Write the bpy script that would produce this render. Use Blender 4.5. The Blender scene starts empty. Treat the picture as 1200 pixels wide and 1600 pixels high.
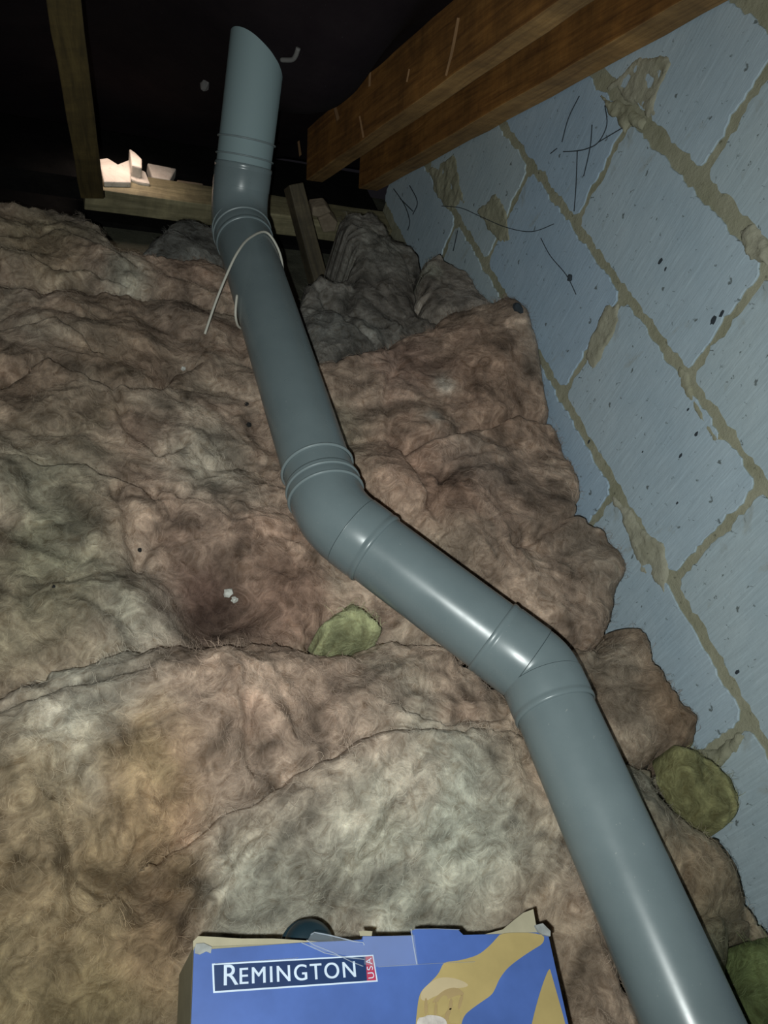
import bpy, bmesh, math, random
import numpy as np
from mathutils import Vector, Matrix

# ------------------------------------------------------------------ camera, light, exposure
CAM_Z = 1.25                      # lens height above the ceiling joists
F_PX = 1290.0
def _n(v): return v / np.linalg.norm(v)
_V = _n(np.array([-560.0, 1190.0, F_PX]))              # straight down, seen from the lens
_H = np.array([-600.0, -1700.0, F_PX]); _H = _n(_H - _V * np.dot(_H, _V))   # towards the eaves
RW = np.stack([np.cross(_H, -_V), _H, -_V])            # rows: world x, y, z in lens axes (right, down, forward)
scene = bpy.context.scene
col = scene.collection
cam_data = bpy.data.cameras.new('camera'); cam = bpy.data.objects.new('camera', cam_data); col.objects.link(cam)
cam_data.sensor_fit = 'VERTICAL'; cam_data.sensor_height = 36.0; cam_data.lens = F_PX / 1600.0 * 36.0
cam_data.clip_start = 0.02
cr, cu, cb = RW[:, 0], -RW[:, 1], -RW[:, 2]
cam.matrix_world = Matrix(((cr[0], cu[0], cb[0], 0), (cr[1], cu[1], cb[1], 0), (cr[2], cu[2], cb[2], CAM_Z), (0, 0, 0, 1)))
scene.camera = cam

world = bpy.data.worlds.new('loft_dark'); scene.world = world; world.use_nodes = True
world.node_tree.nodes['Background'].inputs[0].default_value = (0.55, 0.5, 0.6, 1)
world.node_tree.nodes['Background'].inputs[1].default_value = 0.010

def lamp(name, kind, loc, energy, colour, **kw):
    l = bpy.data.lights.new(name, kind); l.energy = energy; l.color = colour
    for k, v in kw.items(): setattr(l, k, v)
    o = bpy.data.objects.new(name, l); col.objects.link(o); o.location = loc
    return o
# the torch of the phone, just beside the lens
tl = -0.024 * cr - 0.024 * cu
torch = lamp('phone_torch', 'SPOT', (tl[0], tl[1], CAM_Z + tl[2]), 47.0, (0.94, 1.0, 0.97), shadow_soft_size=0.005,
             spot_size=math.radians(118), spot_blend=1.0)
fw = RW @ _n(np.array([60.0, -40.0, F_PX]))
torch.rotation_euler = Vector((-fw[0], -fw[1], -fw[2])).to_track_quat('Z', 'Y').to_euler()
# daylight dropping through the gap at the eaves
gap = lamp('eaves_daylight', 'AREA', (0.25, 2.115, CAM_Z - 0.99), 0.24, (1.0, 0.78, 0.66), spread=math.radians(125), shape='RECTANGLE', size=0.14, size_y=0.05)
gap.rotation_euler = (-0.25, 0, 0)
scene.view_settings.view_transform = 'Standard'; scene.view_settings.look = 'None'
scene.view_settings.gamma = 1.0; scene.view_settings.use_curve_mapping = False
scene.view_settings.exposure = 0.0

# ------------------------------------------------------------------ helpers
def wray(px, py): return RW @ _n(np.array([px - 600.0, py - 800.0, F_PX]))
def on_z(px, py, z): d = wray(px, py); return d * (z / d[2])          # point of the scene at height z (lens = 0)
def on_x(px, py, x): d = wray(px, py); return d * (x / d[0])
def on_y(px, py, y): d = wray(px, py); return d * (y / d[1])
RN = np.array([0, 0.66904, 0.74323])                                    # normal of the roof slope
RS = np.array([0, -0.74323, 0.66904])                                   # up the slope
def on_roof(px, py, off): d = wray(px, py); return d * (off / (RN @ d))

WL = {}
def tag(o, label=None, cat=None, group=None, kind=None):
    if label: o['label'] = label
    if cat: o['category'] = cat
    if group: o['group'] = group
    if kind: o['kind'] = kind
    return o
def place(o, p, parent):
    p = Vector(p); WL[o.name] = p
    if parent is not None:
        o.parent = parent; o.location = p - WL[parent.name]
    else: o.location = p
def empty(name, p, label, cat, group=None, kind=None):
    o = bpy.data.objects.new(name, None); col.objects.link(o); o.empty_display_size = 0.05
    place(o, (p[0], p[1], p[2] + CAM_Z), None)
    return tag(o, label, cat, group, kind)
def build(name, verts, faces, mat, parent=None, smooth=False, colors=None, bevel=0, kind=None):
    v = np.array(verts, dtype=float).reshape(-1, 3).copy(); v[:, 2] += CAM_Z
    org = np.array([(v[:, 0].min() + v[:, 0].max()) / 2, (v[:, 1].min() + v[:, 1].max()) / 2, v[:, 2].min()])
    me = bpy.data.meshes.new(name); me.from_pydata((v - org).tolist(), [], faces)
    if mat: me.materials.append(mat)
    if colors is not None:
        a = me.color_attributes.new('Col', 'FLOAT_COLOR', 'POINT')
        c = np.ones((len(v), 4), dtype=np.float32); c[:, :3] = colors; a.data.foreach_set('color', c.ravel())
    me.update()
    bm = bmesh.new(); bm.from_mesh(me); bmesh.ops.recalc_face_normals(bm, faces=bm.faces); bm.to_mesh(me); bm.free()
    if smooth: me.polygons.foreach_set('use_smooth', [True] * len(me.polygons))
    o = bpy.data.objects.new(name, me); col.objects.link(o)
    place(o, org, parent)
    if bevel:
        b = o.modifiers.new('bevel', 'BEVEL'); b.width = bevel; b.segments = 2; b.limit_method = 'ANGLE'
    if kind: o['kind'] = kind
    return o
def boxm(c0, c1):
    (a, b, c), (d, e, f) = c0, c1
    return [(a,b,c),(d,b,c),(d,e,c),(a,e,c),(a,b,f),(d,b,f),(d,e,f),(a,e,f)], [(0,3,2,1),(4,5,6,7),(0,1,5,4),(1,2,6,5),(2,3,7,6),(3,0,4,7)]
def prism(pts, off):
    """closed slab: outline pts (3-D), thickened by vector off"""
    n = len(pts); pts = [np.array(p, float) for p in pts]; off = np.array(off)
    return [*pts, *[p + off for p in pts]], [tuple(range(n))] + [tuple(range(2 * n - 1, n - 1, -1))] + [(i, (i + 1) % n, n + (i + 1) % n, n + i) for i in range(n)]

# numpy gradient noise
def perlin(x, y, seed=0):
    rs = np.random.RandomState(seed); perm = rs.permutation(256); ang = rs.rand(256) * 2 * np.pi
    xi = np.floor(x).astype(int); yi = np.floor(y).astype(int); xf = x - xi; yf = y - yi
    u = xf * xf * xf * (xf * (xf * 6 - 15) + 10); v = yf * yf * yf * (yf * (yf * 6 - 15) + 10)
    def g(ix, iy, dx, dy):
        a = ang[perm[(perm[ix & 255] + iy) & 255]]; return np.cos(a) * dx + np.sin(a) * dy
    n00 = g(xi, yi, xf, yf); n10 = g(xi + 1, yi, xf - 1, yf); n01 = g(xi, yi + 1, xf, yf - 1); n11 = g(xi + 1, yi + 1, xf - 1, yf - 1)
    return (n00 * (1 - u) + n10 * u) * (1 - v) + (n01 * (1 - u) + n11 * u) * v
def fbm(x, y, seed=0, o=4):
    s = 0; a = 1.0
    for k in range(o): s = s + a * perlin(x * 2 ** k, y * 2 ** k, seed + k); a *= 0.5
    return s

# ------------------------------------------------------------------ materials
def mat(name, colour, rough=0.8, **kw):
    m = bpy.data.materials.new(name); m.use_nodes = True; nt = m.node_tree; b = nt.nodes['Principled BSDF']
    b.inputs['Base Color'].default_value = (*colour, 1); b.inputs['Roughness'].default_value = rough
    for k, v in kw.items(): b.inputs[k].default_value = v
    return m, nt, b
def node(nt, t, **kw):
    n = nt.nodes.new(t)
    for k, v in kw.items():
        if hasattr(n, k): setattr(n, k, v)
        else: n.inputs[k].default_value = v
    return n
def coords(nt, scale=(1, 1, 1), kind='Object'):
    t = nt.nodes.new('ShaderNodeTexCoord'); mp = nt.nodes.new('ShaderNodeMapping'); mp.inputs['Scale'].default_value = scale
    nt.links.new(t.outputs[kind], mp.inputs[0]); return mp.outputs[0]
def noise(nt, vec, scale, detail=4, rough=0.6, dist=0.0):
    n = nt.nodes.new('ShaderNodeTexNoise'); n.inputs['Scale'].default_value = scale; n.inputs['Detail'].default_value = detail
    n.inputs['Roughness'].default_value = rough; n.inputs['Distortion'].default_value = dist
    nt.links.new(vec, n.inputs['Vector']); return n.outputs['Fac']
def ramp(nt, fac, stops):
    r = nt.nodes.new('ShaderNodeValToRGB'); e = r.color_ramp.elements
    while len(e) < len(stops): e.new(0.5)
    for el, (p, c) in zip(e, stops): el.position = p; el.color = (*c, 1) if len(c) == 3 else c
    nt.links.new(fac, r.inputs[0]); return r.outputs[0]
def mix(nt, fac, a, b, mode='MIX'):
    m = nt.nodes.new('ShaderNodeMix'); m.data_type = 'RGBA'; m.blend_type = mode
    for i, v in ((0, fac), (6, a), (7, b)):
        if isinstance(v, (int, float)): m.inputs[i].default_value = v
        elif isinstance(v, tuple): m.inputs[i].default_value = (*v, 1)
        else: nt.links.new(v, m.inputs[i])
    return m.outputs[2]
def bump(nt, b, h, strength, dist):
    n = nt.nodes.new('ShaderNodeBump'); n.inputs['Strength'].default_value = strength; n.inputs['Distance'].default_value = dist
    nt.links.new(h, n.inputs['Height']); nt.links.new(n.outputs[0], b.inputs['Normal'])
G = lambda v: (v, v, v)

def wool_material():
    m, nt, b = mat('glass_wool', (0.3, 0.25, 0.2), 1.0)
    b.inputs['Specular IOR Level'].default_value = 0.1
    at = nt.nodes.new('ShaderNodeAttribute'); at.attribute_name = 'Col'
    v = coords(nt)
    f1 = noise(nt, v, 9, 5, 0.55, 1.2); f2 = noise(nt, v, 30, 7, 0.66, 2.2); f3 = noise(nt, v, 120, 4, 0.65, 1.5)
    c = mix(nt, 1.0, at.outputs['Color'], ramp(nt, f1, [(0.28, G(0.72)), (0.5, G(0.98)), (0.74, G(1.35))]), 'MULTIPLY')
    c = mix(nt, 1.0, c, ramp(nt, f2, [(0.3, (0.58, 0.53, 0.48)), (0.5, G(0.97)), (0.70, (1.45, 1.47, 1.47))]), 'MULTIPLY')
    c = mix(nt, 1.0, c, ramp(nt, f3, [(0.3, G(0.88)), (0.7, G(1.12))]), 'MULTIPLY')
    nt.links.new(c, b.inputs['Base Color'])
    b.inputs['Subsurface Weight'].default_value = 0.45; b.inputs['Subsurface Radius'].default_value = (1.0, 0.85, 0.7); b.inputs['Subsurface Scale'].default_value = 0.012
    h = mix(nt, 0.3, f2, f3); bump(nt, b, h, 0.75, 0.009)
    return m
WOOL = wool_material()
FIBRE, _nt, _b = mat('glass_fibre', (0.3, 0.25, 0.2), 0.9)
_at = _nt.nodes.new('ShaderNodeAttribute'); _at.attribute_name = 'Col'; _nt.links.new(_at.outputs['Color'], _b.inputs['Base Color'])

def wood_material(name, dark, light, hi):
    m, nt, b = mat(name, light, 0.75)
    v = coords(nt, (2.2, 28, 28)); v2 = coords(nt, (1, 1, 1))
    g = noise(nt, v, 3, 6, 0.6, 0.6); s = noise(nt, v2, 7, 5, 0.6, 0.5); k = noise(nt, coords(nt, (9, 3, 3)), 6, 4, 0.7)
    c = ramp(nt, g, [(0.25, dark), (0.55, light), (0.8, hi)])
    c = mix(nt, 1.0, c, ramp(nt, s, [(0.3, G(0.6)), (0.7, G(1.3))]), 'MULTIPLY')
    c = mix(nt, 1.0, c, ramp(nt, k, [(0.3, G(0.8)), (0.7, G(1.15))]), 'MULTIPLY')
    nt.links.new(c, b.inputs['Base Color']); bump(nt, b, g, 0.35, 0.003)
    return m
WOOD = wood_material('rafter_timber', (0.11, 0.042, 0.009), (0.26, 0.115, 0.026), (0.36, 0.175, 0.048))
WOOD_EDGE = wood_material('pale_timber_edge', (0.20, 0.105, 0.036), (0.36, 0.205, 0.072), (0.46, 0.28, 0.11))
WOOD_DARK = wood_material('old_dark_timber', (0.03, 0.025, 0.016), (0.085, 0.068, 0.04), (0.14, 0.11, 0.06))
WOOD_YEL = wood_material('yellowed_timber', (0.035, 0.025, 0.008), (0.085, 0.06, 0.018), (0.12, 0.09, 0.03))
WOOD_PALE = wood_material('plate_timber', (0.12, 0.11, 0.06), (0.24, 0.21, 0.12), (0.32, 0.29, 0.18))

def pvc():
    m, nt, b = mat('grey_pvc', (0.18, 0.25, 0.27), 0.33)
    v = coords(nt)
    c = ramp(nt, noise(nt, v, 9, 6, 0.6), [(0.3, (0.158, 0.200, 0.212)), (0.7, (0.19, 0.236, 0.248))])
    sp = ramp(nt, noise(nt, v, 240, 2, 0.5), [(0.72, G(0)), (0.78, G(1))])
    c = mix(nt, mix(nt, 1.0, sp, G(0.35), 'MULTIPLY'), c, (0.5, 0.5, 0.46))
    nt.links.new(c, b.inputs['Base Color'])
    r = ramp(nt, noise(nt, v, 16, 5, 0.6), [(0.3, G(0.24)), (0.7, G(0.36))]); nt.links.new(r, b.inputs['Roughness'])
    return m
PVC = pvc()
PVC_RING, *_ = mat('pvc_seal_ring', (0.20, 0.245, 0.255), 0.4)
PVC_PALE, *_ = mat('weathered_pvc', (0.235, 0.315, 0.33), 0.75)
PVC_SEAM, *_ = mat('pvc_rubber_seam', (0.05, 0.07, 0.075), 0.6)

def block_material(name, tint):
    m, nt, b = mat(name, (0.3, 0.37, 0.42), 0.9)
    v = coords(nt); n1 = noise(nt, v, 9, 5, 0.6); st = noise(nt, coords(nt, (1, 150, 9)), 1.5, 4, 0.7, 0.4)
    pit = noise(nt, v, 75, 3, 0.6, 0.5); sm = noise(nt, coords(nt, (1, 1, 0.6)), 7, 6, 0.7, 0.8)
    base = tuple(t * k for t, k in zip((0.41, 0.52, 0.60), tint)); hi = tuple(t * k for t, k in zip((0.475, 0.58, 0.65), tint))
    c = ramp(nt, n1, [(0.3, base), (0.7, hi)])
    c = mix(nt, 1.0, c, ramp(nt, st, [(0.35, G(0.90)), (0.6, G(1.03)), (0.72, G(1.15))]), 'MULTIPLY')
    c = mix(nt, ramp(nt, sm, [(0.60, G(0)), (0.72, G(0.55))]), c, (0.30, 0.29, 0.22))
    c = mix(nt, ramp(nt, pit, [(0.29, G(0.85)), (0.35, G(0))]), c, (0.10, 0.12, 0.115))
    nt.links.new(c, b.inputs['Base Color']); bump(nt, b, mix(nt, 0.5, st, pit), 0.4, 0.003)
    return m
BLOCKS = [block_material('aerated_block', (1, 1, 1)), block_material('aerated_block_blue', (0.90, 0.95, 1.03)), block_material('aerated_block_grey', (0.99, 0.97, 0.93))]
def mortar_material(name, a, c_):
    m, nt, b = mat(name, a, 0.95); v = coords(nt); b.inputs['Specular IOR Level'].default_value = 0.1
    n1 = noise(nt, v, 14, 6, 0.65, 0.4)
    c = ramp(nt, n1, [(0.3, a), (0.7, c_)])
    c = mix(nt, ramp(nt, noise(nt, v, 60, 3, 0.6), [(0.26, G(0.8)), (0.36, G(0))]), c, tuple(q * 0.35 for q in a))
    nt.links.new(c, b.inputs['Base Color']); bump(nt, b, noise(nt, v, 45, 6, 0.7), 0.7, 0.006)
    return m
MORTAR = mortar_material('mortar', (0.30, 0.295, 0.205), (0.40, 0.39, 0.29))
SMEAR = mortar_material('mortar_smear', (0.33, 0.32, 0.235), (0.45, 0.44, 0.35))
BRICKY = mortar_material('rubble_stone', (0.18, 0.14, 0.10), (0.33, 0.27, 0.20))
CREAM = mortar_material('cream_masonry', (0.55, 0.50, 0.44), (0.75, 0.70, 0.62))
UNLIT_MAS = mortar_material('unlit_masonry', (0.004, 0.004, 0.004), (0.010, 0.0095, 0.009))  # gloom of the eaves put into the colour: masonry darkened to near black
DARKMAS = mortar_material('dark_masonry', (0.05, 0.05, 0.038), (0.10, 0.10, 0.075))
def felt_material():
    m, nt, b = mat('bitumen_felt', (0.014, 0.010, 0.013), 1.0); v = coords(nt); b.inputs['Specular IOR Level'].default_value = 0.12
    c = ramp(nt, noise(nt, v, 5, 6, 0.6), [(0.3, (0.010, 0.0065, 0.009)), (0.7, (0.022, 0.016, 0.018))])
    c = mix(nt, ramp(nt, noise(nt, v, 260, 2, 0.5), [(0.74, G(0)), (0.80, G(0.6))]), c, (0.1, 0.1, 0.1))
    nt.links.new(c, b.inputs['Base Color']); bump(nt, b, noise(nt, v, 40, 5, 0.6), 0.5, 0.004)
    return m
FELT = felt_material()
CORD, *_ = mat('white_cord', (0.55, 0.53, 0.46), 0.6)
WEB, *_ = mat('dusty_cobweb', (0.035, 0.045, 0.055), 1.0)
DIRT, *_ = mat('black_dirt', (0.012, 0.012, 0.012), 0.9)
CRUMB, *_ = mat('white_crumb', (0.6, 0.6, 0.55), 0.9)
DUSTY, *_ = mat('grey_crumb', (0.17, 0.16, 0.155), 0.95)
def plain(name, colour, rough, sc=30, amt=0.12):
    m, nt, b = mat(name, colour, rough); v = coords(nt)
    lo = tuple(c * (1 - amt) for c in colour); hi = tuple(c * (1 + amt) for c in colour)
    nt.links.new(ramp(nt, noise(nt, v, sc, 5, 0.6), [(0.3, lo), (0.7, hi)]), b.inputs['Base Color']); return m
CARD = plain('brown_cardboard', (0.30, 0.27, 0.175), 0.85)
CARD_IN = plain('worn_cardboard', (0.38, 0.34, 0.235), 0.85)
BLUE = plain('blue_print', (0.070, 0.135, 0.40), 0.42, 9, 0.22)
NAVY = plain('navy_print', (0.006, 0.028, 0.105), 0.45)
WHITE_P = plain('white_print', (0.62, 0.72, 0.85), 0.45)
RED_P = plain('red_print', (0.42, 0.035, 0.085), 0.45)
SKIN = plain('skin_tone_print', (0.42, 0.32, 0.13), 0.45, 14, 0.12)
SKIN_D = plain('skin_shadow_print', (0.37, 0.265, 0.125), 0.45, 14, 0.12)
SKIN_L = plain('skin_light_print', (0.50, 0.40, 0.24), 0.45, 14, 0.1)
SKIN_W = plain('pale_highlight_print', (0.55, 0.50, 0.46), 0.45, 90, 0.3)
TEAR = plain('torn_paper', (0.30, 0.31, 0.30), 0.8, 60, 0.3)
PLUM = plain('dark_blue_plastic', (0.012, 0.03, 0.042), 0.4)
TAPE, _nt, _b = mat('clear_tape', (0.75, 0.82, 0.9), 0.22); _b.inputs['Alpha'].default_value = 0.07
TAPE_E, _nt, _b = mat('tape_edge', (0.7, 0.78, 0.88), 0.3); _b.inputs['Alpha'].default_value = 0.55

# ------------------------------------------------------------------ setting
v, f = boxm((-1.6, -0.9, -1.29), (1.2, 2.4, -1.25))
tag(build('floor', v, f, DARKMAS), 'dark ceiling boards under the insulation', kind='structure')

WX = 1.02
ROOF_OFF = 0.775
def clip_roof(poly, off):         # poly of (y, z); keep under the slope
    out = []
    for i in range(len(poly)):
        a, b = poly[i], poly[(i + 1) % len(poly)]
        da = RN[1] * a[0] + RN[2] * a[1] - off; db = RN[1] * b[0] + RN[2] * b[1] - off
        if da <= 0: out.append(a)
        if da * db < 0:
            t = da / (da - db); out.append((a[0] + (b[0] - a[0]) * t, a[1] + (b[1] - a[1]) * t))
    return out
wp = clip_roof([(-0.9, -1.25), (2.15, -1.25), (2.15, 1.5), (-0.9, 1.5)], ROOF_OFF)
v, f = prism([(WX + 0.0028, y, z) for y, z in wp], (0.1, 0, 0))
wall_r = build('wall_right', v, f, MORTAR)
tag(wall_r, 'gable wall of blue-grey aerated blocks with smeared mortar joints', kind='structure')
JZ = [-1.36, -1.135, -0.916, -0.663, -0.437, -0.212, 0.01, 0.23]     # bed joints
PER = [[1.285, 0.835, 0.385, -0.06, 1.735, -0.51], [0.812, 0.345, 1.27, 1.72, 2.17, -0.10, -0.55], [1.067, 0.600, 0.150, 1.52, 1.97, -0.30],
       [1.29, 0.835, 0.385, -0.06, 1.735, 2.19, -0.51], [1.056, 0.60, 0.150, 1.506, -0.30]]
rng = random.Random(4)
def ragged(p0, p1, amp, seed, step=0.009):
    p0 = np.array(p0); p1 = np.array(p1); L = np.linalg.norm(p1 - p0); n = max(2, int(L / step)); t = np.arange(n) / n
    d = (p1 - p0) / L; nn = np.array([-d[1], d[0]])
    s = t * L + seed * 3.17
    w = perlin(s * 22, s * 0 + seed, 5) * amp * 1.5 + perlin(s * 75, s * 0 + seed, 6) * amp * 1.1
    w = w * np.minimum(1, np.minimum(t, 1 - t) * 12 + 0.2)
    return [tuple(p0 + d * ti * L + nn * wi) for ti, wi in zip(t, w)]
def block(y0, y1, z0, z1, i):
    c = 0.012
    pts = [(y0 + c, z0), (y1 - c, z0), (y1, z0 + c), (y1, z1 - c), (y1 - c, z1), (y0 + c, z1), (y0, z1 - c), (y0, z0 + c)]
    poly = []
    for k in range(8):
        poly += ragged(pts[k], pts[(k + 1) % 8], 0.0075, i * 11 + k)
    poly = clip_roof(poly, ROOF_OFF - 0.004)
    if len(poly) < 3: return
    cy = sum(p[0] for p in poly) / len(poly); cz = sum(p[1] for p in poly) / len(poly); n = len(poly)
    tx = rng.uniform(-0.001, 0.0003)
    V = [(WX + tx, p[0] + (cy - p[0]) * 0.006, p[1] + (cz - p[1]) * 0.006) for p in poly] + [(WX + 0.0008, *p) for p in poly] + [(WX + 0.03, *p) for p in poly]
    F = [tuple(range(n))] + [(k, (k + 1) % n, n + (k + 1) % n, n + k) for k in range(n)] + [(n + k, n + (k + 1) % n, 2 * n + (k + 1) % n, 2 * n + k) for k in range(n)]
    build('block', V, F, BLOCKS[(i * 7) % 3], wall_r)
bi = 0
for ci, ps in enumerate([PER[0]] + PER[1:]):
    # course ci sits between JZ[k] and JZ[k+1]
    k = [0, 1, 2, 3, 4][ci]
for k, ps in zip([1, 2, 3, 4], [PER[1], PER[2], PER[3], PER[4]]):
    ps = sorted(ps)
    for a, b_ in zip(ps[:-1], ps[1:]):
        bi += 1
        g0, g1 = (0.006, 0.006) if k != 4 else (0.009, 0.006)
        gz = {1: 0.010, 2: 0.011, 3: 0.010, 4: 0.015}[k]; gt = {1: 0.011, 2: 0.010, 3: 0.016, 4: 0.01}[k]
        block(a + g0 + 0.002, b_ - g1 - 0.002, JZ[k] + gz, JZ[k + 1] - gt, bi)
for a, b_ in ((-0.55, -0.07), (-0.05, 0.37), (0.39, 0.82)):
    bi += 1; block(a + .006, b_ - .006, JZ[5] + .01, JZ[6] - .01, bi)

def _smear_sd(px, py, poly):
    d = np.full(px.shape, 1e9); inside = np.zeros(px.shape, bool); n = len(poly)
    for i in range(n):
        (ax, ay), (bx, by) = poly[i], poly[(i + 1) % n]; ex, ey = bx - ax, by - ay
        t = np.clip(((px - ax) * ex + (py - ay) * ey) / (ex * ex + ey * ey), 0, 1); d = np.minimum(d, np.hypot(px - ax - t * ex, py - ay - t * ey))
        c = ((ay > py) != (by > py)); inside ^= c & (px < ax + (py - ay) * ex / (ey if abs(ey) > 1e-12 else 1e-12))
    return np.where(inside, d, -d)
def smear(px_pts, x, name='mortar_smear', m=None, h=0.005, seed=1, parent=None):
    poly = [tuple(on_x(px, py, x)[1:]) for px, py in px_pts]; st = 0.0032
    ys = [p[0] for p in poly]; zs = [p[1] for p in poly]
    Y, Z = np.meshgrid(np.arange(min(ys) - .02, max(ys) + .02, st), np.arange(min(zs) - .02, max(zs) + .02, st))
    sd = _smear_sd(Y, Z, poly) + 0.010 * fbm(Y * 28, Z * 18, seed, 4)
    hh = h * np.clip(sd / 0.008, 0, 1) ** 0.5 * (0.75 + 0.9 * fbm(Y * 30, Z * 30, seed + 5, 4))
    gy, gx = np.gradient(sd, st); gl = np.hypot(gx, gy) + 1e-6; out = (sd <= 0) & (sd > -st * 1.6)
    Y2 = np.where(out, Y - gx / gl * sd, Y); Z2 = np.where(out, Z - gy / gl * sd, Z); keep = (sd > 0) | out; ci = sd > 0
    quad = (ci[:-1, :-1] | ci[1:, :-1] | ci[:-1, 1:] | ci[1:, 1:]) & keep[:-1, :-1] & keep[1:, :-1] & keep[:-1, 1:] & keep[1:, 1:]
    use = np.zeros(Y.shape, bool); use[:-1, :-1] |= quad; use[1:, :-1] |= quad; use[:-1, 1:] |= quad; use[1:, 1:] |= quad
    idx = -np.ones(Y.shape, int); idx[use] = np.arange(use.sum())
    F = np.stack([idx[:-1, :-1][quad], idx[:-1, 1:][quad], idx[1:, 1:][quad], idx[1:, :-1][quad]], 1).tolist()
    X = np.where(sd > 0, x - np.maximum(hh, 0.0006), x + 0.001)
    return build(name, np.stack([X[use], Y2[use], Z2[use]], 1), F, m or SMEAR, parent or wall_r, smooth=True)
smear([(945, 140), (970, 112), (1000, 90), (1035, 82), (1052, 98), (1035, 130), (1025, 160), (1035, 190), (1010, 185), (985, 160), (965, 140)], WX + 0.0015, h=0.005, seed=2)
smear([(940, 150), (975, 160), (1010, 190), (1003, 205), (985, 195), (975, 215), (962, 185), (950, 180)], WX + 0.001, h=0.008, seed=12, m=MORTAR)
smear([(672, 265), (712, 240), (722, 300), (730, 320), (700, 330), (678, 300)], WX + 0.001, h=0.004, seed=3, m=MORTAR)
smear([(948, 482), (965, 474), (968, 500), (950, 540), (925, 578), (915, 560), (925, 520)], WX + 0.0, h=0.004, seed=4)
smear([(1158, 360), (1180, 350), (1205, 385), (1205, 420), (1180, 405), (1165, 400)], WX + 0.001, h=0.009, seed=5)
smear([(955, 775), (975, 790), (1000, 820), (1035, 850), (1045, 880), (1040, 930), (1020, 900), (1000, 900), (990, 860), (975, 820)], WX + 0.001, h=0.005, seed=6)
smear([(1060, 1165), (1120, 1170), (1150, 1145), (1165, 1150), (1155, 1180), (1120, 1200), (1090, 1205), (1060, 1190)], WX + 0.001, h=0.008, seed=7, m=MORTAR)
smear([(1058, 560), (1075, 590), (1100, 650), (1130, 690), (1115, 690), (1080, 630), (1060, 600)], WX + 0.002, h=0.004, seed=8, m=MORTAR)
smear([(745, 330), (775, 300), (790, 330), (800, 380), (775, 375), (760, 350)], WX - 0.0005, h=0.003, seed=9, m=MORTAR)
smear([(1000, 20), (1060, 8), (1100, 0), (1080, 20), (1030, 45), (1000, 50)], WX + 0.001, h=0.003, seed=10, m=MORTAR)

# roof felt sagging between the rafters
def felt_sheet():
    xs = np.linspace(-1.6, 1.12, 110); ss = np.linspace(-2.75, 1.2, 110)
    base = RN * 0.79; X, S = np.meshgrid(xs, ss)
    sag = 0.045 * np.abs(np.sin((X - 0.81) / 0.62 * np.pi)) ** 0.8 * (X < 0.81) + 0.006 * fbm(X * 5, S * 5, 3)
    PY = base[1] + RS[1] * S; PZ = base[2] + RS[2] * S
    sag = sag + 0.145 * np.exp(-((X - 0.58) ** 2) / 0.030 - ((PY - 1.80) ** 2) / 0.05) * np.clip((0.75 - X) / 0.10, 0, 1)
    PY = PY - RN[1] * sag; PZ = PZ - RN[2] * sag
    n = 110; V = np.stack([X, PY, PZ], -1).reshape(-1, 3)
    F = [(i * n + j, i * n + j + 1, (i + 1) * n + j + 1, (i + 1) * n + j) for i in range(n - 1) for j in range(n - 1)]
    o = build('ceiling', V, F, FELT, smooth=True)
    so = o.modifiers.new('thick', 'SOLIDIFY'); so.thickness = 0.004; so.offset = 1
    tag(o, 'black bitumen roofing felt sagging between rafters', kind='structure')
    return o
CEIL = felt_sheet()

def beam(name, p0, p1, wdir, w, d, m, parent=None, bevel=0.003, bend=0.0):
    """timber from p0 to p1 (centre line), width w along wdir, depth d; local x runs along the grain"""
    p0 = Vector(p0); p1 = Vector(p1); ax = (p1 - p0).normalized(); wd = Vector(wdir); wd = (wd - ax * wd.dot(ax)).normalized(); dd = ax.cross(wd)
    L = (p1 - p0).length; n = max(4, int(L / 0.08)); V = []; F = []
    for i in range(n + 1):
        x = L * i / n; j = lambda: rng.uniform(-0.0012, 0.0012)
        V += [(x, -w/2 + j(), -d/2 + j()), (x, w/2 + j(), -d/2 + j()), (x, w/2 + j(), d/2 + j()), (x, -w/2 + j(), d/2 + j())]
    for i in range(n):
        a = i * 4
        for k in range(4): F.append((a + k, a + (k + 1) % 4, a + 4 + (k + 1) % 4, a + 4 + k))
    F += [(3, 2, 1, 0), (n * 4, n * 4 + 1, n * 4 + 2, n * 4 + 3)]
    me = bpy.data.meshes.new(name); me.from_pydata(V, [], F); me.materials.append(m)
    bm = bmesh.new(); bm.from_mesh(me); bmesh.ops.recalc_face_normals(bm, faces=bm.faces); bm.to_mesh(me); bm.free()
    o = bpy.data.objects.new(name, me); col.objects.link(o)
    M = Matrix((ax, wd, dd)).transposed().to_4x4(); o.rotation_euler = M.to_euler()
    place(o, (p0.x, p0.y, p0.z + CAM_Z), parent)
    b = o.modifiers.new('bevel', 'BEVEL'); b.width = bevel; b.segments = 2; b.limit_method = 'ANGLE'; b.angle_limit = 0.7
    return o
def rafter(x0, x1, dn, dt, label):
    c = RN * ((dn + dt) / 2); xc = (x0 + x1) / 2
    y_low = 2.26; s0 = (y_low - c[1]) / RS[1]; a = c + RS * s0; b = c + RS * 1.75
    r = empty('rafter', (xc, a[1], a[2]), label, 'rafter', 'roof rafters by the gable wall')
    t_ = beam('timber', (xc, a[1], a[2]), (xc, b[1], b[2]), (1, 0, 0), x1 - x0, dt - dn, WOOD, r)
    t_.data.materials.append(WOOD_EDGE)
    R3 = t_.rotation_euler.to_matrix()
    for p_ in t_.data.polygons:                 # paler wood on the lower faces
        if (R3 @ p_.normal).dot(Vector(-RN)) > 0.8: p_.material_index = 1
    return r
raf1 = rafter(0.786, 0.838, 0.640, 0.785, 'orange-brown roof rafter nearer the pipe, its side flecked with pale mortar')
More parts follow.
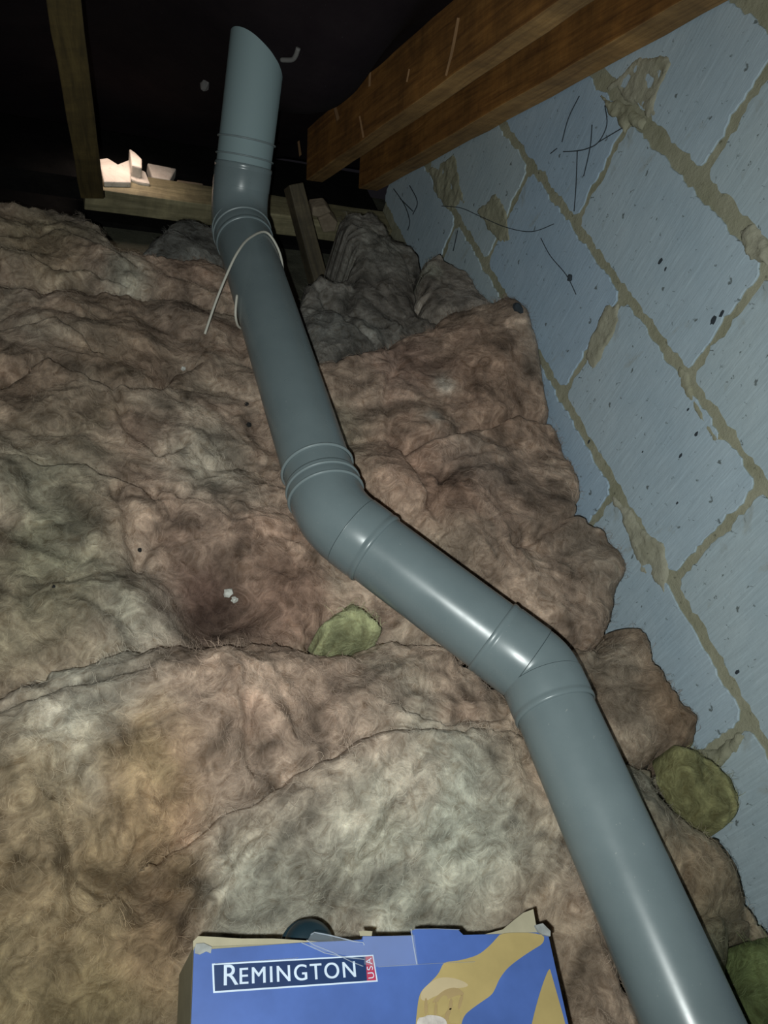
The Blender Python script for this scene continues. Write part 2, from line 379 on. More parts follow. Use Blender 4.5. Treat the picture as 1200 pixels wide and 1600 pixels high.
raf2 = rafter(0.952, 1.0145, 0.640, 0.785, 'roof rafter running tight against the blue-grey block wall')
for i, (q, w) in enumerate([([(716, 28), (710, 60), (704, 90), (697, 118)], 0.006), ([(578, 112), (577, 136)], 0.005), ([(522, 165), (528, 190)], 0.007),
                            ([(562, 182), (568, 216)], 0.003), ([(466, 222), (469, 245)], 0.007), ([(640, 108), (636, 128)], 0.003)]):
    pts = [on_x(px, py, 0.7855) for px, py in q]; V = []; F = []
    for k, p in enumerate(pts):
        t = (pts[min(k + 1, len(pts) - 1)] - pts[max(k - 1, 0)])[1:]; t = t / np.linalg.norm(t); nn = np.array([-t[1], t[0]]) * w * 1.5 * (1 - 0.25 * abs(k - len(pts) / 2))
        V += [(0.7865, p[1] + nn[0], p[2] + nn[1]), (0.783, p[1], p[2]), (0.7865, p[1] - nn[0], p[2] - nn[1])]
    for k in range(len(pts) - 1):
        a = k * 3; F += [(a, a + 1, a + 4, a + 3), (a + 1, a + 2, a + 5, a + 4)]
    build('mortar_streak', V, F, plain('pale_streak' + str(i), (0.30, 0.17, 0.08), 0.9), raf1)

# strut at the left
top = wray(89, -70) * 1.50; bot = wray(143, 296) * 2.12
_u = (top - bot) / np.linalg.norm(top - bot); top = bot + _u * ((0.715 - RN @ bot) / (RN @ _u)) if RN @ _u > 0.05 else top
st = beam('timber_strut', bot, top, (1, 0.1, 0), 0.050, 0.045, WOOD_YEL)
tag(st, 'slim yellowed timber strut rising left of the bright eaves gap', 'timber')
# wall plate and eaves wall
v, f = boxm((-1.6, 2.03, -1.25), (WX, 2.13, -1.236)); ew = build('wall_eaves', v, f, UNLIT_MAS)
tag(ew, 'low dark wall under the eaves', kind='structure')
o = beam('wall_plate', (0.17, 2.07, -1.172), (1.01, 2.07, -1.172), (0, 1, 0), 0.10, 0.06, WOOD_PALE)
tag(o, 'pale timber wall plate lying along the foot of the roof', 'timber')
v, f = boxm((-1.6, 2.125, -1.25), (WX, 2.40, -1.175)); o = build('trim_1', v, f, UNLIT_MAS)
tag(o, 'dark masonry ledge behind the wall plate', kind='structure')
ledge = -1.174
frag = [([(154, 248), (168, 246), (184, 256), (204, 248), (205, 285), (162, 284)], 'pale broken masonry chunk glowing beside the strut at the eaves', 0.045),
        ([(203, 250), (216, 262), (228, 268), (235, 287), (216, 284), (203, 278)], 'pale masonry chunk in the middle of the bright eaves gap', 0.04),
        ([(230, 254), (276, 263), (266, 281), (238, 276)], 'pale slanting masonry slab right of the bright eaves gap', 0.03),
        ([(202, 231), (212, 238), (222, 248), (222, 262), (206, 258)], 'small upright pale chip standing behind the bright eaves gap', 0.07),
        ([(276, 280), (318, 286), (316, 300), (280, 296)], 'dull flat stone between the bright gap and the pipe', 0.03)]
for k, (q, lab, h) in enumerate(frag):
    pts = [on_z(px, py, ledge + h) for px, py in q]
    v, f = prism(pts, (0, 0, -h + 0.0005)); o = build('masonry_chunk', v, f, CREAM if k < 4 else BRICKY, bevel=0.004)
    tag(o, lab, 'rubble', 'broken masonry at the eaves')
# broken pieces and stub of timber right of the pipe
o = beam('timber_stub', on_y(500, 450, 1.80), on_y(458, 290, 1.97), (1, 0, 0), 0.040, 0.050, WOOD_DARK)
tag(o, 'dark short timber stub standing in the hollow right of the pipe', 'timber')
for q, lab, h in (([(497, 342), (515, 334), (528, 348), (524, 362), (505, 364)], 'small tan brick chip right of the dark timber stub', 0.035),
                  ([(488, 325), (510, 322), (518, 332), (498, 340), (488, 338)], 'grey broken stone behind the tan brick chip', 0.03)):
    pts = [on_y(px, py, 1.95) for px, py in q]
    v, f = prism(pts, (0, 0.045, 0)); o = build('brick_chip', v, f, BRICKY, bevel=0.004); tag(o, lab, 'rubble', 'rubble beside the timber stub')

# ------------------------------------------------------------------ the grey soil pipe
PR = 0.055
AZ = -0.90
PATH = [np.array(p) for p in [(0.676, -0.30, AZ), (0.675, 0.455, AZ), (0.437, 0.745, AZ), (0.430, 1.555, AZ), (0.456, 1.80, -0.475)]]
def unit(a): return a / np.linalg.norm(a)
def arc_fillet(A, B, C, r, n=10):
    u = unit(A - B); w = unit(C - B); half = math.acos(max(-1, min(1, float(u @ w)))) / 2; t = r / math.tan(half)
    bis = unit(u + w); cen = B + bis * (r / math.sin(half)); a = B + u * t - cen; b = B + w * t - cen
    ang = math.acos(max(-1, min(1, float(a @ b) / r / r))); out = []
    for i in range(n + 1):
        s = i / n; out.append(cen + (a * math.sin((1 - s) * ang) + b * math.sin(s * ang)) / math.sin(ang))
    return out, t
def sweep(name, pts, rads, parent, m=PVC, seg=72, cap=False, label=None, tube=0.004):
    pts = [np.array(p) for p in pts]; n = len(pts); V = []; F = []; up = None
    for i in range(n):
        t = unit(pts[min(i + 1, n - 1)] - pts[max(i - 1, 0)])
        if up is None: up = unit(np.cross(t, [0.3, 0.2, 1]))
        up = unit(up - t * (up @ t)); sd = np.cross(t, up)
        for k in range(seg):
            a = 2 * math.pi * k / seg; V.append(pts[i] + (up * math.cos(a) + sd * math.sin(a)) * rads[i])
    for i in range(n - 1):
        for k in range(seg): F.append((i * seg + k, i * seg + (k + 1) % seg, (i + 1) * seg + (k + 1) % seg, (i + 1) * seg + k))
    if cap: F += [tuple(range(seg))[::-1], tuple(range((n - 1) * seg, n * seg))]
    o = build(name, V, F, m, parent, smooth=True)
    if label: o['label'] = label
    return o
pipe = empty('soil_pipe', (0.56, 0.6, AZ - PR), 'grey plastic soil vent pipe bending over the insulation and out through the roof', 'pipe')
def straight(a, b, n=24): return [a + (b - a) * i / n for i in range(n + 1)]
def collar(a, d, L, r0=0.0555, r1=0.0579, lip=True):
    """socket along direction d from point a; profile list of (distance, radius)"""
    prof = [(0, r0), (0.0006, r1 - 0.0004), (0.003, r1 + 0.0003), (0.007, r1 + 0.0003), (0.009, r1 - 0.0006), (0.012, r1 - 0.0006), (0.014, r1), (L, r1)]
    return [a + d * s for s, _ in prof], [r for _, r in prof]
dirs = [unit(PATH[i + 1] - PATH[i]) for i in range(4)]
# straight lengths
sweep('pipe_section', straight(PATH[0], PATH[1] - dirs[0] * 0.03), [PR] * 25, pipe)
sweep('pipe_section', straight(PATH[1] + dirs[1] * 0.03, PATH[2] - dirs[1] * 0.03), [PR] * 25, pipe)
sweep('pipe_section', straight(PATH[2] + dirs[2] * 0.03, PATH[3] - dirs[2] * 0.03), [PR] * 25, pipe)
sweep('pipe_section', straight(PATH[3] + dirs[3] * 0.05, PATH[4]), [PR + 0.0002] * 25, pipe, m=PVC_PALE, label='paler upright length of pipe going out through the roof')
def elbow(i, La, Lb, r, seam_a, seam_b, radius=0.0572, ra=True, rb=True):
    B = PATH[i]; A = B - dirs[i - 1]; C = B + dirs[i]
    arc, t = arc_fillet(A, B, C, r)
    arc = [arc[0] - dirs[i - 1] * 0.004] + arc + [arc[-1] + dirs[i] * 0.004]
    e = sweep('elbow', arc, [radius] * len(arc), pipe)
    for end, d, L, sm in ((arc[0], -dirs[i - 1], La, seam_a), (arc[-1], dirs[i], Lb, seam_b)):
        far = end + d * L
        pts, rads = collar(far, -d, L)
        pts.append(end - d * 0.0005); rads.append(0.0579); pts.append(end - d * 0.001); rads.append(0.058)
        sweep('socket', pts, rads, pipe)
        if sm:
            q = [end - d * 0.0022, end - d * 0.0018, end - d * 0.0002, end + d * 0.0002]
            sweep('seam_ring', q, [0.057, 0.0576, 0.0576, 0.057], pipe, m=PVC_SEAM, label='dark seam ring')
    return arc
elbow(1, 0.045, 0.062, 0.045, True, True)
elbow(2, 0.045, 0.030, 0.10, True, False)
elbow(3, 0.030, 0.045, 0.095, False, False)
def ring(p, d, r=0.0615, w=0.0022):
    prof = [(-w, r - w * 1.6), (-w * .7, r - w * 0.3), (0, r), (w * .7, r - w * 0.3), (w, r - w * 1.6)]
    sweep('seal_ring', [p + d * s for s, _ in prof], [q for _, q in prof], pipe, m=PVC_RING, label='paler ribbed seal ring')
ring(PATH[2] + dirs[2] * 0.060, dirs[2], 0.0598); ring(PATH[2] + dirs[2] * 0.041, dirs[2], 0.0606)
ring(PATH[2] + dirs[2] * 0.098, dirs[2], 0.0592); ring(PATH[3] - dirs[2] * 0.055, dirs[2], 0.0602); ring(PATH[3] - dirs[2] * 0.036, dirs[2], 0.0592)
ring(PATH[3] + dirs[3] * 0.150, dirs[3], 0.0594, 0.0018); ring(PATH[3] + dirs[3] * 0.118, dirs[3], 0.0592, 0.0016)

# ------------------------------------------------------------------ insulation blankets
def poly_sd(px, py, poly):
    d = np.full(px.shape, 1e9); inside = np.zeros(px.shape, bool); n = len(poly)
    for i in range(n):
        (ax, ay), (bx, by) = poly[i], poly[(i + 1) % n]
        ex, ey = bx - ax, by - ay; t = np.clip(((px - ax) * ex + (py - ay) * ey) / (ex * ex + ey * ey), 0, 1)
        d = np.minimum(d, np.hypot(px - ax - t * ex, py - ay - t * ey))
        c = ((ay > py) != (by > py)); xx = ax + (py - ay) * ex / (ey if abs(ey) > 1e-12 else 1e-12); inside ^= c & (px < xx)
    return np.where(inside, d, -d)
def line_sd(px, py, pts):          # unsigned distance and side of a polyline, plus fade along it
    d = np.full(px.shape, 1e9); s = np.zeros(px.shape)
    for (ax, ay), (bx, by) in zip(pts[:-1], pts[1:]):
        ex, ey = bx - ax, by - ay; t = np.clip(((px - ax) * ex + (py - ay) * ey) / (ex * ex + ey * ey), 0, 1)
        dd = np.hypot(px - ax - t * ex, py - ay - t * ey); sg = np.sign(ex * (py - ay) - ey * (px - ax)); m = dd < d
        d = np.where(m, dd, d); s = np.where(m, sg, s)
    return d, s
def pipe_ceiling(X, Y):
    lim = np.full(X.shape, 1e9); R = PR + 0.007
    for a, b in zip(PATH[:3], PATH[1:4]):
        ex, ey = b[0] - a[0], b[1] - a[1]; t = np.clip(((X - a[0]) * ex + (Y - a[1]) * ey) / (ex * ex + ey * ey), 0, 1)
        r = np.hypot(X - a[0] - t * ex, Y - a[1] - t * ey)
        lim = np.where(r < R, np.minimum(lim, AZ - np.sqrt(np.maximum(R * R - r * r, 0)) ), lim)
        lim = np.where((r >= R) & (r < R + 0.05), np.minimum(lim, AZ + 0.0 + (r - R) * 0.9), lim)
    return lim
BASE = (0.355, 0.29, 0.225)
PINK = (0.42, 0.275, 0.205); WHITE = (0.46, 0.455, 0.375); DRED = (0.055, 0.030, 0.024); GOLD = (0.29, 0.225, 0.11); GREY = (0.17, 0.165, 0.15); GREEN = (0.22, 0.235, 0.17)
YEL = (0.37, 0.37, 0.13); BROWN = (0.235, 0.165, 0.11)
FOOT = []        # footprints already laid; later blankets butt up against them
def blanket(outline, ztop, seed, label, group='glass wool blankets', step=0.0036, bumps=(), creases=(), patches=(), base=BASE, aniso=(1, 1, 0), amp=1.0,
            edge=0.045, bottom=-1.245, name='insulation_blanket', cat='insulation', edge_amp=1.0, ymax=1.95, drop=0.035, rim=0.16, fibres=22000):
    poly = [tuple(on_z(px, py, ztop)[:2]) for px, py in outline]
    xs = [p[0] for p in poly]; ys = [p[1] for p in poly]; mg = 0.03
    nx = int((max(xs) - min(xs) + 2 * mg) / step) + 2; ny = int((max(ys) - min(ys) + 2 * mg) / step) + 2
    X, Y = np.meshgrid(min(xs) - mg + np.arange(nx) * step, min(ys) - mg + np.arange(ny) * step)
    sd = poly_sd(X, Y, poly)
    sd = sd + edge_amp * (0.014 * fbm(X * 9, Y * 9, seed + 50, 3) + 0.008 * fbm(X * 45, Y * 45, seed + 60, 2))
    sd = np.minimum(sd, WX - 0.003 - X); sd = np.minimum(sd, ymax - Y); own = sd
    fp = lambda X_, Y_: np.minimum(np.minimum(poly_sd(X_, Y_, poly) + edge_amp * (0.014 * fbm(X_ * 9, Y_ * 9, seed + 50, 3) + 0.008 * fbm(X_ * 45, Y_ * 45, seed + 60, 2)), WX - 0.003 - X_), ymax - Y_)
    cut = np.full(X.shape, 1.0)
    for g_ in FOOT: cut = np.minimum(cut, -g_(X, Y) - 0.0045)
    sd = np.minimum(sd, cut)
    FOOT.append(fp)
    # lumps
    ca, sa = math.cos(aniso[2]), math.sin(aniso[2]); U = (X * ca + Y * sa) * aniso[0]; Wv = (-X * sa + Y * ca) * aniso[1]
    w1 = fbm(U * 5, Wv * 5, seed, 3) * 0.07; w2 = fbm(U * 5 + 31, Wv * 5 + 7, seed + 9, 3) * 0.07
    A = U + w1; B = Wv + w2
    h = 0.030 * fbm(A * 4, B * 4, seed + 20, 2)
    sab = lambda q, e: np.sqrt(q * q + e * e) - e
    b1 = sab(perlin(A * 7, B * 7, seed + 1), 0.05); b2 = sab(perlin(A * 14 + 3, B * 14, seed + 2), 0.08); b3 = sab(perlin(A * 30, B * 30 + 5, seed + 3), 0.08); b4 = fbm(A * 60, B * 60, seed + 4, 3)
    m2 = np.clip(0.5 + 1.2 * fbm(U * 5, Wv * 5 + 4, seed + 15, 2), 0.15, 1)
    h = h + 0.044 * np.minimum(b1, 0.42) + 0.015 * m2 * b2 + 0.010 * m2 * b3 + 0.0040 * b4
    h = amp * (h - 0.012)
    Z0 = np.full(X.shape, ztop)
    for px, py, dz, r in bumps:
        c = on_z(px, py, ztop); Z0 += dz * np.exp(-((X - c[0]) ** 2 + (Y - c[1]) ** 2) / (r * r))
    if name == 'insulation_blanket':      # the wool is pushed up against the blocks here
        Z0 += 0.105 * np.exp(-((X - 1.02) / 0.14) ** 2 - ((Y - 1.27) / 0.15) ** 2)
    for cr_ in creases:
        pl, depth, wd, up, upw = cr_
        pts = [tuple(on_z(px, py, ztop)[:2]) for px, py in pl]
        Xw = X + 0.012 * fbm(X * 14, Y * 14, seed + 70, 3); Yw = Y + 0.012 * fbm(X * 14 + 9, Y * 14, seed + 71, 3)
        d, s = line_sd(Xw, Yw, pts)
        Z0 -= depth * np.exp(-(d / wd) ** 2)
        if up: Z0 += np.where(s < 0, up * np.exp(-d / upw) * np.clip(d / 0.006, 0, 1), 0)
    H = Z0 + h
    H = H - drop * np.exp(-np.maximum(cut, 0) / 0.022)
    H = np.minimum(H, pipe_ceiling(X, Y))
    t = np.clip(own / edge, 0, 1); prof = np.sqrt(1 - (1 - t) ** 2); prof = np.where(sd <= 0, 0, prof)
    # the edge rounds over first, then the side drops
    Z = bottom + (H - bottom) * np.where(sd > 0, (1 - rim) + rim * prof, 0)
    gy, gx = np.gradient(sd, step); gl = np.hypot(gx, gy) + 1e-6
    out = (sd <= 0) & (sd > -step * 1.6)
    X2 = np.where(out, X - gx / gl * sd * 0.98 , X); Y2 = np.where(out, Y - gy / gl * sd * 0.98, Y)
    Z = np.where(out, bottom, Z)
    keep = (sd > 0) | out; cellin = (sd > 0)
    idx = -np.ones(X.shape, int)
    quad = (cellin[:-1, :-1] | cellin[1:, :-1] | cellin[:-1, 1:] | cellin[1:, 1:]) & keep[:-1, :-1] & keep[1:, :-1] & keep[:-1, 1:] & keep[1:, 1:]
    use = np.zeros(X.shape, bool); use[:-1, :-1] |= quad; use[1:, :-1] |= quad; use[:-1, 1:] |= quad; use[1:, 1:] |= quad
    idx[use] = np.arange(use.sum())
    F = np.stack([idx[:-1, :-1][quad], idx[:-1, 1:][quad], idx[1:, 1:][quad], idx[1:, :-1][quad]], 1).tolist()
    V = np.stack([X2[use], Y2[use], Z[use]], 1)
    # dye of the wool: fibres browned and bleached in patches
    Cc = np.ones(X.shape + (3,)) * np.array(base)
    m = np.clip(0.5 + 1.1 * fbm(A * 6 + 11, B * 6, seed + 30, 4), 0, 1)[..., None]
    Cc = Cc * (1 - 0.55 * m) + 0.55 * m * np.array(PINK if base == BASE else [c * 0.85 for c in base])
    m = np.clip(-0.25 + 1.5 * fbm(A * 7 + 3, B * 7 + 8, seed + 33, 4), 0, 1)[..., None]
    Cc = Cc * (1 - 0.7 * m) + 0.7 * m * np.array([min(1, c * 1.25) for c in base])
    md = 1 + 0.75 * fbm(A * 13, B * 13 + 2, seed + 36, 3) + 0.45 * fbm(A * 30, B * 30, seed + 38, 3)
    wob = 1 + 0.55 * fbm(X * 10, Y * 10, seed + 40, 4)
    for px, py, r, c_, s_ in patches:
        c0 = on_z(px, py, ztop); rr = r / F_PX * np.linalg.norm(c0) * 1.1
        q = np.hypot(X - c0[0], (Y - c0[1]) * 0.8) / rr * wob
        g = (s_ * np.exp(-(q * 0.92) ** 3))[..., None]; Cc = Cc * (1 - g) + g * np.array(c_)
    Cc = Cc * np.clip(md, 0.35, 1.9)[..., None]
    o = build(name, V, F, WOOL, smooth=True, colors=Cc[use])
    tag(o, label, cat, group)
    # loose fibres teased out of the surface
    if fibres:
        rs = np.random.RandomState(seed); area = len(V) * step * step; n = int(area * fibres); vi = rs.randint(0, len(V), n)
        vi = vi[(V[vi, 2] > bottom + 0.02) & (cut[use][vi] > 0.014)]; n = len(vi); P0 = V[vi] + np.c_[rs.uniform(-step, step, n), rs.uniform(-step, step, n), rs.uniform(0.0, 0.0012, n)]
        ang = 5.0 * fbm(P0[:, 0] * 7, P0[:, 1] * 7, seed + 5, 3) * 2 + rs.normal(0, 0.7, n); curl = rs.normal(0, 90, n); L = rs.uniform(0.006, 0.022, n); k = 5; wd = rs.uniform(0.0001, 0.00022, n)
        lift = rs.uniform(-0.0005, 0.0035, n); Vs = np.zeros((n, k, 2, 3)); p = P0.copy(); a = ang.copy(); gz_ = {}
        zi = np.zeros(X.shape); zi[:] = Z
        for q in range(k):
            t_ = q / (k - 1); ix = np.clip(((p[:, 0] - X[0, 0]) / step).astype(int), 0, X.shape[1] - 1); iy = np.clip(((p[:, 1] - Y[0, 0]) / step).astype(int), 0, X.shape[0] - 1)
            zz = zi[iy, ix]; zz = np.where(np.abs(zz - P0[:, 2]) < 0.008, zz, P0[:, 2]); z_ = zz + 0.0007 + lift * np.sin(t_ * np.pi * 0.8) * 1.2
            nx_, ny_ = -np.sin(a), np.cos(a); w_ = wd * (1.0 if q < k - 1 else 0.3)
            Vs[:, q, 0] = np.c_[p[:, 0] + nx_ * w_, p[:, 1] + ny_ * w_, z_]; Vs[:, q, 1] = np.c_[p[:, 0] - nx_ * w_, p[:, 1] - ny_ * w_, z_ + wd * 0.5]
            p[:, 0] += np.cos(a) * L / (k - 1); p[:, 1] += np.sin(a) * L / (k - 1); a = a + curl * L / (k - 1)
        b0 = (np.arange(n) * k * 2)[:, None] + (np.arange(k - 1) * 2)[None, :]
        Ff = np.stack([b0, b0 + 1, b0 + 3, b0 + 2], -1).reshape(-1, 4).tolist()
        cc = np.repeat(Cc[use][vi] * rs.uniform(0.85, 1.35, (n, 1)), k * 2, axis=0)
        build('loose_fibres', Vs.reshape(-1, 3), Ff, FIBRE, o, smooth=True, colors=cc, kind='stuff')
    return o

blanket([(1058, 1160), (1092, 1164), (1120, 1182), (1143, 1208), (1163, 1240), (1166, 1268), (1150, 1290), (1126, 1282), (1094, 1244), (1068, 1204)],
        -0.962, 101, 'yellow wool tuft lying by the block wall', group='yellow wool tufts', base=(0.25, 0.24, 0.115), edge=0.022, amp=0.8, rim=0.5, name='wool_tuft', step=0.003, edge_amp=0.55, bottom=-1.03)
blanket([(1188, 1462), (1235, 1450), (1275, 1600), (1200, 1610), (1172, 1548)],
        -0.950, 107, 'olive green wool tuft in the lower right corner', group='yellow wool tufts', base=(0.15, 0.185, 0.075), edge=0.025, amp=0.8, rim=0.5, name='wool_tuft', step=0.003, edge_amp=0.55, bottom=-1.03)
blanket([(496, 972), (520, 950), (538, 934), (556, 934), (580, 955), (612, 982), (570, 1000), (500, 1000)],
        -0.985, 113, 'yellow-green wool tuft poking out just below the middle elbow', group='yellow wool tufts', base=(0.46, 0.47, 0.26), edge=0.02, amp=0.8, rim=0.5, name='wool_tuft', step=0.003, edge_amp=0.9, bottom=-1.06)
blanket([(-620, 1150), (-80, 1090), (0, 1072), (60, 1042), (130, 1018), (270, 1000), (380, 990), (500, 986), (600, 985), (700, 985), (770, 1040), (840, 1110), (900, 1240), (1000, 1480), (1070, 1640), (1100, 1800), (-620, 1800)],
        -0.965, 3, 'large beige insulation blanket in the foreground beneath the blue box', aniso=(1, 1.15, 0.5), amp=0.95,
        bumps=[(600, 1200, 0.03, 0.12), (120, 1150, 0.012, 0.12), (420, 1070, 0.015, 0.15), (560, 1520, -0.045, 0.22), (260, 1560, -0.03, 0.12), (780, 1520, -0.03, 0.12), (500, 1650, -0.05, 0.3)],
        creases=[([(250, 1330), (330, 1265), (440, 1215), (530, 1165), (620, 1135), (720, 1140)], 0.024, 0.011, 0.030, 0.07),
                 ([(300, 1440), (335, 1370), (380, 1300), (420, 1275)], 0.024, 0.013, 0.010, 0.05),
                 ([(520, 1420), (545, 1360), (600, 1290), (620, 1260)], 0.024, 0.016, 0.012, 0.05),
                 ([(0, 1110), (60, 1085), (140, 1060), (230, 1050)], 0.014, 0.009, 0.008, 0.05),
                 ([(100, 1290), (130, 1350), (230, 1400), (330, 1330)], 0.024, 0.014, 0.010, 0.05),
                 ([(380, 1100), (400, 1180), (470, 1230)], 0.018, 0.012, 0.008, 0.05),
                 ([(640, 1100), (700, 1120), (790, 1110)], 0.018, 0.010, 0.010, 0.05)],
        patches=[(620, 1230, 150, WHITE, .75), (420, 1360, 90, WHITE, .7), (90, 1170, 90, WHITE, .6), (180, 1020, 70, WHITE, .5), (400, 1060, 150, PINK, .55), (240, 1250, 75, (0.36, 0.225, 0.13), .75),
                 (40, 1480, 170, GOLD, .75), (200, 1500, 90, GOLD, .5), (740, 1340, 130, WHITE, .8), (840, 1180, 60, (0.36, 0.24, 0.16), .5), (880, 1480, 90, (0.30, 0.215, 0.15), .8), (560, 1120, 90, PINK, .5), (260, 1420, 60, (0.22, 0.13, 0.08), .6), (100, 1370, 90, BROWN, .5), (20, 1250, 70, (0.33, 0.235, 0.14), .5), (720, 1030, 70, PINK, .4)])
blanket([(-620, 430), (-100, 428), (0, 430), (100, 440), (200, 447), (300, 458), (380, 478), (430, 540), (460, 640), (500, 740), (570, 850), (680, 940), (740, 1000), (700, 1060), (300, 1100), (0, 1140), (-620, 1200)],
        -1.0, 21, 'wide brown-grey insulation blanket left of the pipe, with a dark reddish stain', aniso=(1.0, 1.35, -0.45),
        bumps=[(330, 950, -0.055, 0.10), (520, 960, -0.03, 0.08), (120, 620, 0.01, 0.12), (350, 780, 0.015, 0.1)],
        creases=[([(0, 590), (80, 560), (170, 600), (250, 600), (300, 560)], 0.018, 0.010, 0.012, 0.06),
                 ([(60, 720), (130, 725), (200, 745), (240, 780)], 0.020, 0.008, 0.012, 0.05),
                 ([(170, 590), (200, 660), (250, 700), (290, 690)], 0.014, 0.009, 0, 0.05),
                 ([(215, 870), (250, 830), (320, 740), (400, 700)], 0.012, 0.010, 0, 0.05),
                 ([(180, 760), (200, 830), (220, 870)], 0.016, 0.008, 0, 0.05),
                 ([(0, 500), (90, 500), (150, 545)], 0.012, 0.009, 0.01, 0.05),
                 ([(300, 700), (330, 725), (390, 720)], 0.01, 0.008, 0, 0.05)],
        patches=[(400, 850, 110, PINK, .6), (90, 770, 90, GREEN, .6), (60, 620, 90, BROWN, .5), (40, 950, 100, GOLD, .35), (230, 950, 60, WHITE, .5),
                 (320, 720, 60, WHITE, .45), (460, 910, 50, PINK, .6), (200, 520, 80, BROWN, .5), (270, 500, 50, (0.13, 0.10, 0.08), .6), (90, 900, 80, GREEN, .4), (230, 800, 60, PINK, .5), (440, 905, 55, (0.16, 0.095, 0.07), .6), (325, 908, 66, (0.085, 0.05, 0.04), .9)])
blanket([(-620, 318), (0, 308), (60, 310), (135, 318), (165, 350), (190, 375), (215, 388), (260, 388), (300, 392), (345, 402), (390, 430), (420, 510), (300, 500), (-620, 480)],
        -0.985, 37, 'dull far insulation blanket at the left, below the timber strut', aniso=(1.0, 1.5, -0.5), edge=0.03,
        creases=[([(60, 400), (90, 410), (130, 415), (200, 430)], 0.014, 0.008, 0.01, 0.05), ([(0, 360), (100, 350), (180, 390)], 0.01, 0.01, 0, 0.05)],
        patches=[(90, 312, 70, GREY, .6), (60, 360, 60, GOLD, .4), (200, 425, 30, WHITE, .5), (300, 430, 60, PINK, .4)])
blanket([(215, 392), (235, 368), (262, 348), (292, 328), (330, 338), (400, 352), (420, 400), (395, 440), (300, 415), (240, 402)],
        -1.01, 41, 'small dark grey insulation scrap behind the pipe elbow by the wall plate', base=GREY, edge=0.025, amp=0.7)
blanket([(598, 530), (640, 510), (700, 494), (775, 494), (820, 480), (850, 468), (866, 540), (878, 600), (898, 640), (892, 668), (906, 700), (918, 760), (908, 800), (945, 822), (992, 862), (985, 900), (972, 940), (960, 985), (900, 985), (840, 940), (740, 870), (620, 780), (545, 700), (500, 610), (480, 540), (520, 545)],
        -0.955, 55, 'big pinkish insulation blanket bulging between the pipe and the block wall', aniso=(1.0, 1.0, 0.9), amp=0.8, base=(0.40, 0.295, 0.225), edge=0.035,
        bumps=[(560, 800, 0.02, 0.06), (720, 860, 0.03, 0.06), (760, 580, 0.03, 0.09), (560, 640, -0.05, 0.10), (640, 860, -0.03, 0.09), (860, 880, -0.015, 0.07), (760, 760, 0.02, 0.09)],
        creases=[([(640, 690), (720, 670), (800, 655), (895, 655)], 0.026, 0.010, 0.008, 0.05), ([(660, 800), (700, 720), (760, 700)], 0.014, 0.010, 0, 0.05),
                 ([(905, 800), (860, 830), (800, 850)], 0.018, 0.009, 0.008, 0.05), ([(700, 830), (680, 780), (660, 740), (640, 700)], 0.016, 0.010, 0, 0.05), ([(640, 520), (610, 600), (620, 680)], 0.012, 0.010, 0, 0.05)],
        patches=[(640, 560, 60, (0.37, 0.245, 0.195), .8), (760, 620, 90, (0.33, 0.215, 0.155), .7), (835, 580, 45, (0.38, 0.32, 0.26), .7), (692, 605, 15, (0.52, 0.47, 0.40), .7), (676, 656, 12, (0.52, 0.47, 0.40), .7), (700, 750, 80, (0.24, 0.14, 0.10), .7),
                 (820, 760, 70, (0.24, 0.17, 0.13), .6), (540, 660, 50, GREEN, .5), (620, 700, 50, PINK, .6), (940, 880, 50, (0.2, 0.165, 0.13), .7), (740, 720, 50, (0.34, 0.27, 0.22), .5), (690, 870, 60, (0.3, 0.26, 0.2), .5)])
blanket([(662, 425), (668, 405), (682, 397), (720, 418), (780, 443), (835, 470), (822, 492), (770, 505), (710, 505), (670, 470)],
        -0.965, 71, 'pale torn insulation flap with a black edge against the block wall', base=(0.27, 0.235, 0.20), edge=0.018, amp=0.6, patches=[(740, 470, 40, (0.36, 0.31, 0.27), .7), (675, 420, 15, WHITE, .7)])
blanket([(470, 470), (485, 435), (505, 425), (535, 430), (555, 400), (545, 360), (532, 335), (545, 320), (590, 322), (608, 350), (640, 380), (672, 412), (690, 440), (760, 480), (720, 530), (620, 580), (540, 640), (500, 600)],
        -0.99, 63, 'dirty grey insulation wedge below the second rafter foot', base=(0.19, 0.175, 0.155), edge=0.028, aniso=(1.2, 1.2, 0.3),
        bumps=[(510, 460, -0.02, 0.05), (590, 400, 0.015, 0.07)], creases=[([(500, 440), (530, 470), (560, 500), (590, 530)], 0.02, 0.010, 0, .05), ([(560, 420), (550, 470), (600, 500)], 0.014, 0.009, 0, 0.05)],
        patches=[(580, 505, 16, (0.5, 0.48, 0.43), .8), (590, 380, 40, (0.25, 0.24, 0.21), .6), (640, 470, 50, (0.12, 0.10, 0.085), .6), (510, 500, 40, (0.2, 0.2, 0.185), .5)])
blanket([(870, 965), (930, 975), (980, 965), (1012, 966), (1028, 1005), (1045, 1045), (1075, 1082), (1106, 1116), (1102, 1145), (1060, 1166), (960, 1172), (925, 1120), (880, 1020)],
        -0.965, 83, 'warm brown insulation mound right of the lower pipe elbow', edge=0.03, aniso=(1, 1.1, 0.4), base=(0.27, 0.20, 0.145),
        patches=[(960, 1010, 40, (0.32, 0.27, 0.21), .6), (1000, 1130, 50, (0.36, 0.29, 0.22), .6), (1060, 1100, 40, (0.19, 0.125, 0.08), .7)])
